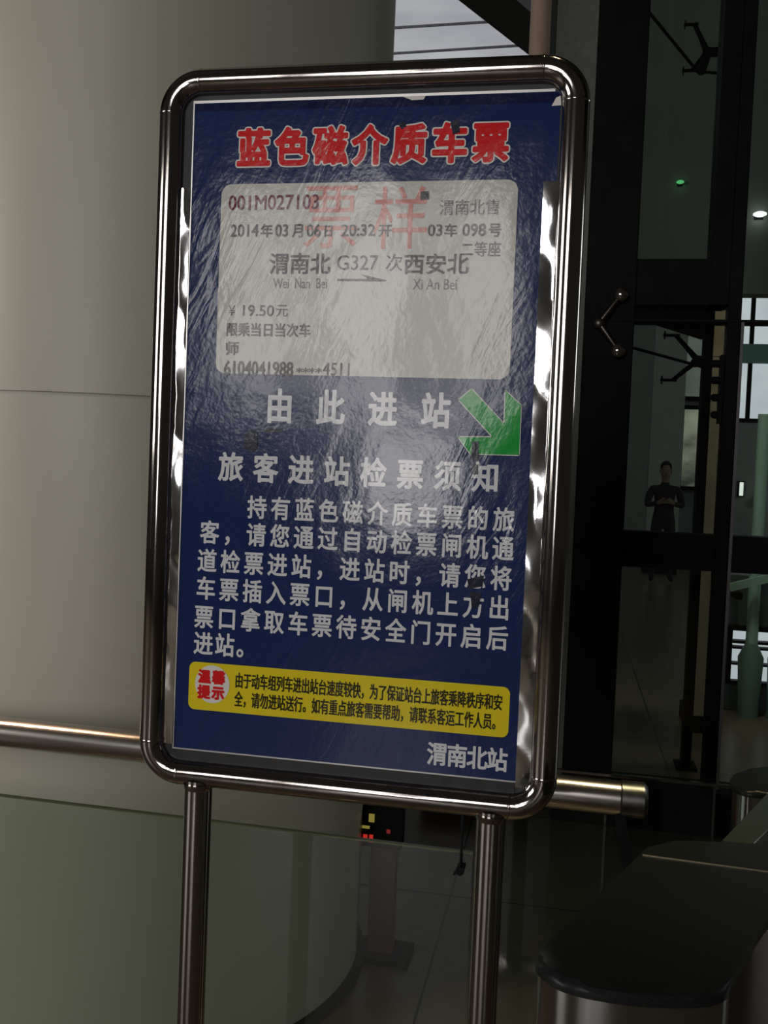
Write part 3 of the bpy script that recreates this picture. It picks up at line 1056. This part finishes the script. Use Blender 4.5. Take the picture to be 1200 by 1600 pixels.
def line(name, s, first, last, h_px, m, parent, y, bold=0.0, sx=1.0, outline=None, om=None, single=False):
    """one line of square characters, first and last centred on the given points; h_px the glyph height"""
    (xa, za), (xb, zb) = P2(*first), P2(*last)
    n = len(s)
    hz = abs(P2(first[0], first[1] - h_px / 2)[1] - P2(first[0], first[1] + h_px / 2)[1])
    sc = hz / CELL_H
    bm = bmesh.new()
    for i, ch in enumerate(s):
        f = i / (n - 1) if n > 1 else 0
        ox, oz = xa + (xb - xa) * f - CELL_X * sc * sx, (za + zb) / 2 - CELL_Z * sc
        if outline:
            b2 = bmesh.new()
            put(b2, ch, sc * sx, sc, ox, oz, y, bold + outline)
            finish('character_outline', b2, om, parent)
        put(bm, ch, sc * sx, sc, ox, oz, y - (.0004 if outline else 0), bold)
        if single:
            finish(name, bm, m, parent)
            bm = bmesh.new()
    if single:
        bm.free()
        return None
    return finish(name, bm, m, parent)


def fit(name, s, bx, m, parent, y, bold=0.0):
    """a run of text fitted to the box x0, x1, y0, y1 it fills on the sheet"""
    x0p, x1p, y0p, y1p = bx
    V = glyph(s)[0]
    ax, bx_ = min(v[0] for v in V), max(v[0] for v in V)
    az, bz = min(v[1] for v in V), max(v[1] for v in V)
    yc, xc = (y0p + y1p) / 2, (x0p + x1p) / 2
    X0, X1 = P2(x0p, yc)[0], P2(x1p, yc)[0]
    Z0, Z1 = P2(xc, y1p)[1], P2(xc, y0p)[1]
    kx, kz = (X1 - X0) / (bx_ - ax), (Z1 - Z0) / (bz - az)
    bm = bmesh.new()
    put(bm, s, kx, kz, X0 - ax * kx, Z0 - az * kz, y, bold)
    return finish(name, bm, m, parent)


Y1 = -0.0010
line('title_character', '蓝色磁介质车票', (397, 232), (767, 224), 54, RED, poster, Y1 - .0003, 0.0024, 0.90, 0.0022, OFFW, True)
line('heading_character', '由此进站', (437, 637), (681, 641), 49, WHITE, poster, Y1, 0.0016, 0.82, single=True)
line('heading_character', '旅客进站检票须知', (361, 729), (759, 748), 41, WHITE, poster, Y1, 0.0013, 0.88, single=True)
for s, a, b_ in (('持有蓝色磁介质车票的旅', (402, 793), (787, 813)),
                 ('客，请您通过自动检票闸机通', (328, 831), (786, 859)),
                 ('道检票进站，进站时，请您将', (324, 875), (783, 906)),
                 ('车票插入票口，从闸机上方出', (322, 918), (780, 952)),
                 ('票口拿取车票待安全门开启后', (319, 963), (777, 999)),
                 ('进站。', (318, 1006), (385, 1011))):
    line('notice_lettering', s, a, b_, 33, WHITE, poster, Y1, 0.0008, 0.86)
line('station_lettering', '渭南北站', (683, 1179), (777, 1187), 33, WHITE, poster, Y1, 0.0009, 0.86)

# green arrow pointing down right
ga = [(737, 608), (788, 663), (790, 611), (814, 633), (811, 711), (735, 709), (716, 683), (770, 683), (717, 625)]
ga = [P2(*p) for p in ga]
flat('arrow', ga, Y1 - .0004, GREEN, poster)
b = bmesh.new()
for i in range(len(ga)):
    (x0, z0), (x1, z1) = ga[i], ga[(i + 1) % len(ga)]
    l = math.hypot(x1 - x0, z1 - z0); nx, nz = -(z1 - z0) / l * .0013, (x1 - x0) / l * .0013
    b.faces.new([b.verts.new((p, Y1, q_)) for p, q_ in ((x0 + nx, z0 + nz), (x1 + nx, z1 + nz), (x1 - nx, z1 - nz), (x0 - nx, z0 - nz))])
    b.faces.new([b.verts.new((x0 + .0013 * math.cos(k_ * math.pi / 4), Y1, z0 + .0013 * math.sin(k_ * math.pi / 4))) for k_ in range(8)])
finish('arrow_outline', b, OFFW, poster)


# blots of old tape on the poster
def blot(pts, nm='tape_residue'):
    flat(nm, [P2(*p) for p in pts], Y1 - .0009, SMUDGE, poster)


blot([(384, 678), (396, 672), (403, 676), (402, 702), (394, 706), (380, 700)])
blot([(412, 672), (424, 669), (440, 670), (444, 674), (426, 675), (414, 676)])
blot([(738, 690), (748, 689), (748, 719), (739, 721), (736, 716)])
blot([(740, 724), (747, 726), (746, 741), (738, 742), (736, 734)])
blot([(730, 905), (756, 899), (754, 916), (733, 920)])
blot([(735, 924), (752, 926), (748, 948), (737, 950)])
blot([(622, 194), (632, 189), (635, 198), (628, 203)])
blot([(704, 192), (716, 186), (719, 207), (708, 211)])
# torn pale chips along the top edge
flat('torn_chip', [P2(*p) for p in ((628, 151), (666, 149), (662, 156), (644, 157))], -.0013, OFFW, poster)
flat('torn_chip', [P2(*p) for p in ((862, 166), (869, 153), (876, 150), (877, 165))], -.0013, OFFW, poster)

# ---- the sample ticket
tk = [P2(*p) for p in ((346, 288), (810, 281), (796, 597), (338, 580))]
tx0, tx1 = (tk[0][0] + tk[3][0]) / 2, (tk[1][0] + tk[2][0]) / 2
tz0, tz1 = (tk[2][1] + tk[3][1]) / 2, (tk[0][1] + tk[1][1]) / 2
ticket = flat('ticket_picture', rrect(tx0, tx1, tz0, tz1, 0.017), Y1, TICKET, sign)
YT = Y1 - .0006
fit('sample_lettering', '票', (476, 559, 291, 388), SALMON, ticket, YT + .0003, 0)
fit('sample_lettering', '样', (583, 668, 291, 389), SALMON, ticket, YT + .0003, 0)
fit('ticket_number', '001M027103', (358, 498, 305, 328), MAROON, ticket, YT, 0.0003)
for s, bx, m in (('2014', (361, 404, 351, 370), GREYINK), ('年', (408, 426, 350, 371), GREYINK), ('03', (431, 450, 351, 370), GREYINK), ('月', (457, 473, 351, 371), GREYINK),
                 ('06', (480, 501, 351, 370), GREYINK), ('日', (508, 519, 353, 370), GREYINK), ('20:32', (534, 586, 351, 369), GREYINK), ('开', (592, 612, 352, 370), GREYINK),
                 ('03', (669, 691, 351, 369), GREYINK), ('车', (695, 714, 350, 370), GREYINK), ('098', (723, 759, 350, 369), GREYINK), ('号', (764, 783, 350, 370), GREYINK)):
    fit('date_lettering' if bx[0] < 640 else 'seat_lettering', s, bx, m, ticket, YT, 0.00045)
fit('seller_lettering', '渭南北售', (687, 780, 312, 336), PALEINK, ticket, YT, 0.0001)
fit('class_lettering', '二等座', (721, 782, 378, 401), GREYINK, ticket, YT, 0.0002)
fit('route_lettering', '渭南北', (422, 516, 396, 428), INK, ticket, YT, 0.0006)
fit('train_number', 'G327', (527, 591, 399, 422), GREYINK, ticket, YT)
fit('route_lettering', '次', (603, 629, 397, 424), GREYINK, ticket, YT)
fit('route_lettering', '西安北', (632, 732, 397, 428), INK, ticket, YT, 0.0006)
fit('spelling_lettering', 'Wei  Nan  Bei', (427, 511, 435, 451), PALEINK, ticket, YT)
fit('spelling_lettering', 'Xi An Bei', (645, 714, 436, 453), PALEINK, ticket, YT)
fit('price_lettering', '￥', (357, 368, 477, 493), GREYINK, ticket, YT)
fit('price_lettering', '19.50', (380, 428, 477, 494), GREYINK, ticket, YT, 0.0002)
fit('price_lettering', '元', (432, 450, 477, 495), GREYINK, ticket, YT, 0.0001)
fit('validity_lettering', '限乘当日当次车', (355, 485, 505, 526), GREYINK, ticket, YT, 0.00045)
fit('validity_lettering', '师', (354, 373, 534, 555), GREYINK, ticket, YT, 0.00045)
fit('identity_lettering', '6104041988', (351, 458, 565, 587), INK, ticket, YT, 0.0006)
fit('identity_lettering', '****', (463, 503, 575, 583), GREYINK, ticket, YT, 0.0002)
fit('identity_lettering', '4511', (505, 546, 567, 587), GREYINK, ticket, YT, 0.0002)
flat('route_arrow', [P2(*p) for p in ((527, 436), (575, 436), (565, 429), (604, 438), (602, 440), (527, 439))], YT, GREYINK, ticket)
flat('black_square', [P2(*p) for p in ((657, 300), (670, 299), (670, 312), (657, 313))], YT - .0003, INK, ticket)

# ---- yellow notice strip
yk = [P2(*p) for p in ((296, 1031), (798, 1076), (793, 1156), (295, 1104))]
yx0, yx1 = (yk[0][0] + yk[3][0]) / 2, (yk[1][0] + yk[2][0]) / 2
yz0, yz1 = (yk[2][1] + yk[3][1]) / 2, (yk[0][1] + yk[1][1]) / 2
ybx = flat('notice_strip', rrect(yx0, yx1, yz0, yz1, 0.011), Y1, YELLOW, sign)
cx_, cz_ = P2(332, 1069)
flat('round_badge', [(cx_ + .0295 * math.cos(a * math.pi / 24), cz_ + .0310 * math.sin(a * math.pi / 24)) for a in range(48)], YT + .0003, OFFW, ybx)
line('badge_lettering', '温馨', (320, 1057), (342, 1059), 19, RED, ybx, YT, 0.0013, 0.95)
line('badge_lettering', '提示', (319, 1081), (341, 1083), 19, RED, ybx, YT, 0.0013, 0.95)
line('notice_lettering', '由于动车组列车进出站台速度较快，为了保证站台上旅客乘降秩序和安', (374, 1062), (778, 1099), 22, BROWNINK, ybx, YT, 0.00045, 0.54)
line('notice_lettering', '全，请勿进站送行。如有重点旅客需要帮助，请联系客运工作人员。', (373, 1091), (776, 1130), 22, BROWNINK, ybx, YT, 0.00045, 0.55)

bpy.data.objects.remove(fo)
bpy.data.curves.remove(fc)


# ---- crumpled foil tape between sheet and tube
def foil(name, xa, xb, z0, z1, y, nz_, nx_, amp, m, seed):
    rnd = random.Random(seed)
    b = bmesh.new()
    g = []
    ph = [rnd.uniform(0, 6.28) for _ in range(6)]
    for j in range(nz_ + 1):
        row = []
        for i in range(nx_ + 1):
            x = xa + (xb - xa) * i / nx_
            z = z0 + (z1 - z0) * j / nz_
            h = amp * (math.sin(z * 17 + ph[0] + x * 60) * .6 + math.sin(z * 41 + ph[1] - x * 90) * .22 + math.sin(z * 107 + ph[2] + x * 160) * .05 + rnd.uniform(-.012, .012))
            if 0 < i < nx_:
                x += rnd.uniform(-.001, .001)
            row.append(b.verts.new((x, y - abs(h) - .0003, z)))
        g.append(row)
    for j in range(nz_):
        for i in range(nx_):
            b.faces.new((g[j][i], g[j][i + 1], g[j + 1][i + 1], g[j + 1][i]))
    for f in b.faces:
        f.normal_update()
        if f.normal.y > 0:
            f.normal_flip()
        f.smooth = True
    return obj(name, b, m, sign, 'raw')


foil('foil_tape', -0.3015, -0.2835, ZB + .066, ZB + .970, -.001, 150, 5, .0030, FOIL, 3)
foil('foil_tape', 0.2770, 0.2995, ZB + .052, ZB + .970, -.0025, 150, 5, .0030, FOIL, 9)
foil('edge_tape', -0.288, 0.276, ZB + .036, ZB + .0575, -.001, 3, 90, .0008, mat('dark_scuffed_tape', (0.05, 0.05, 0.052), 0.4, 0.6), 5)
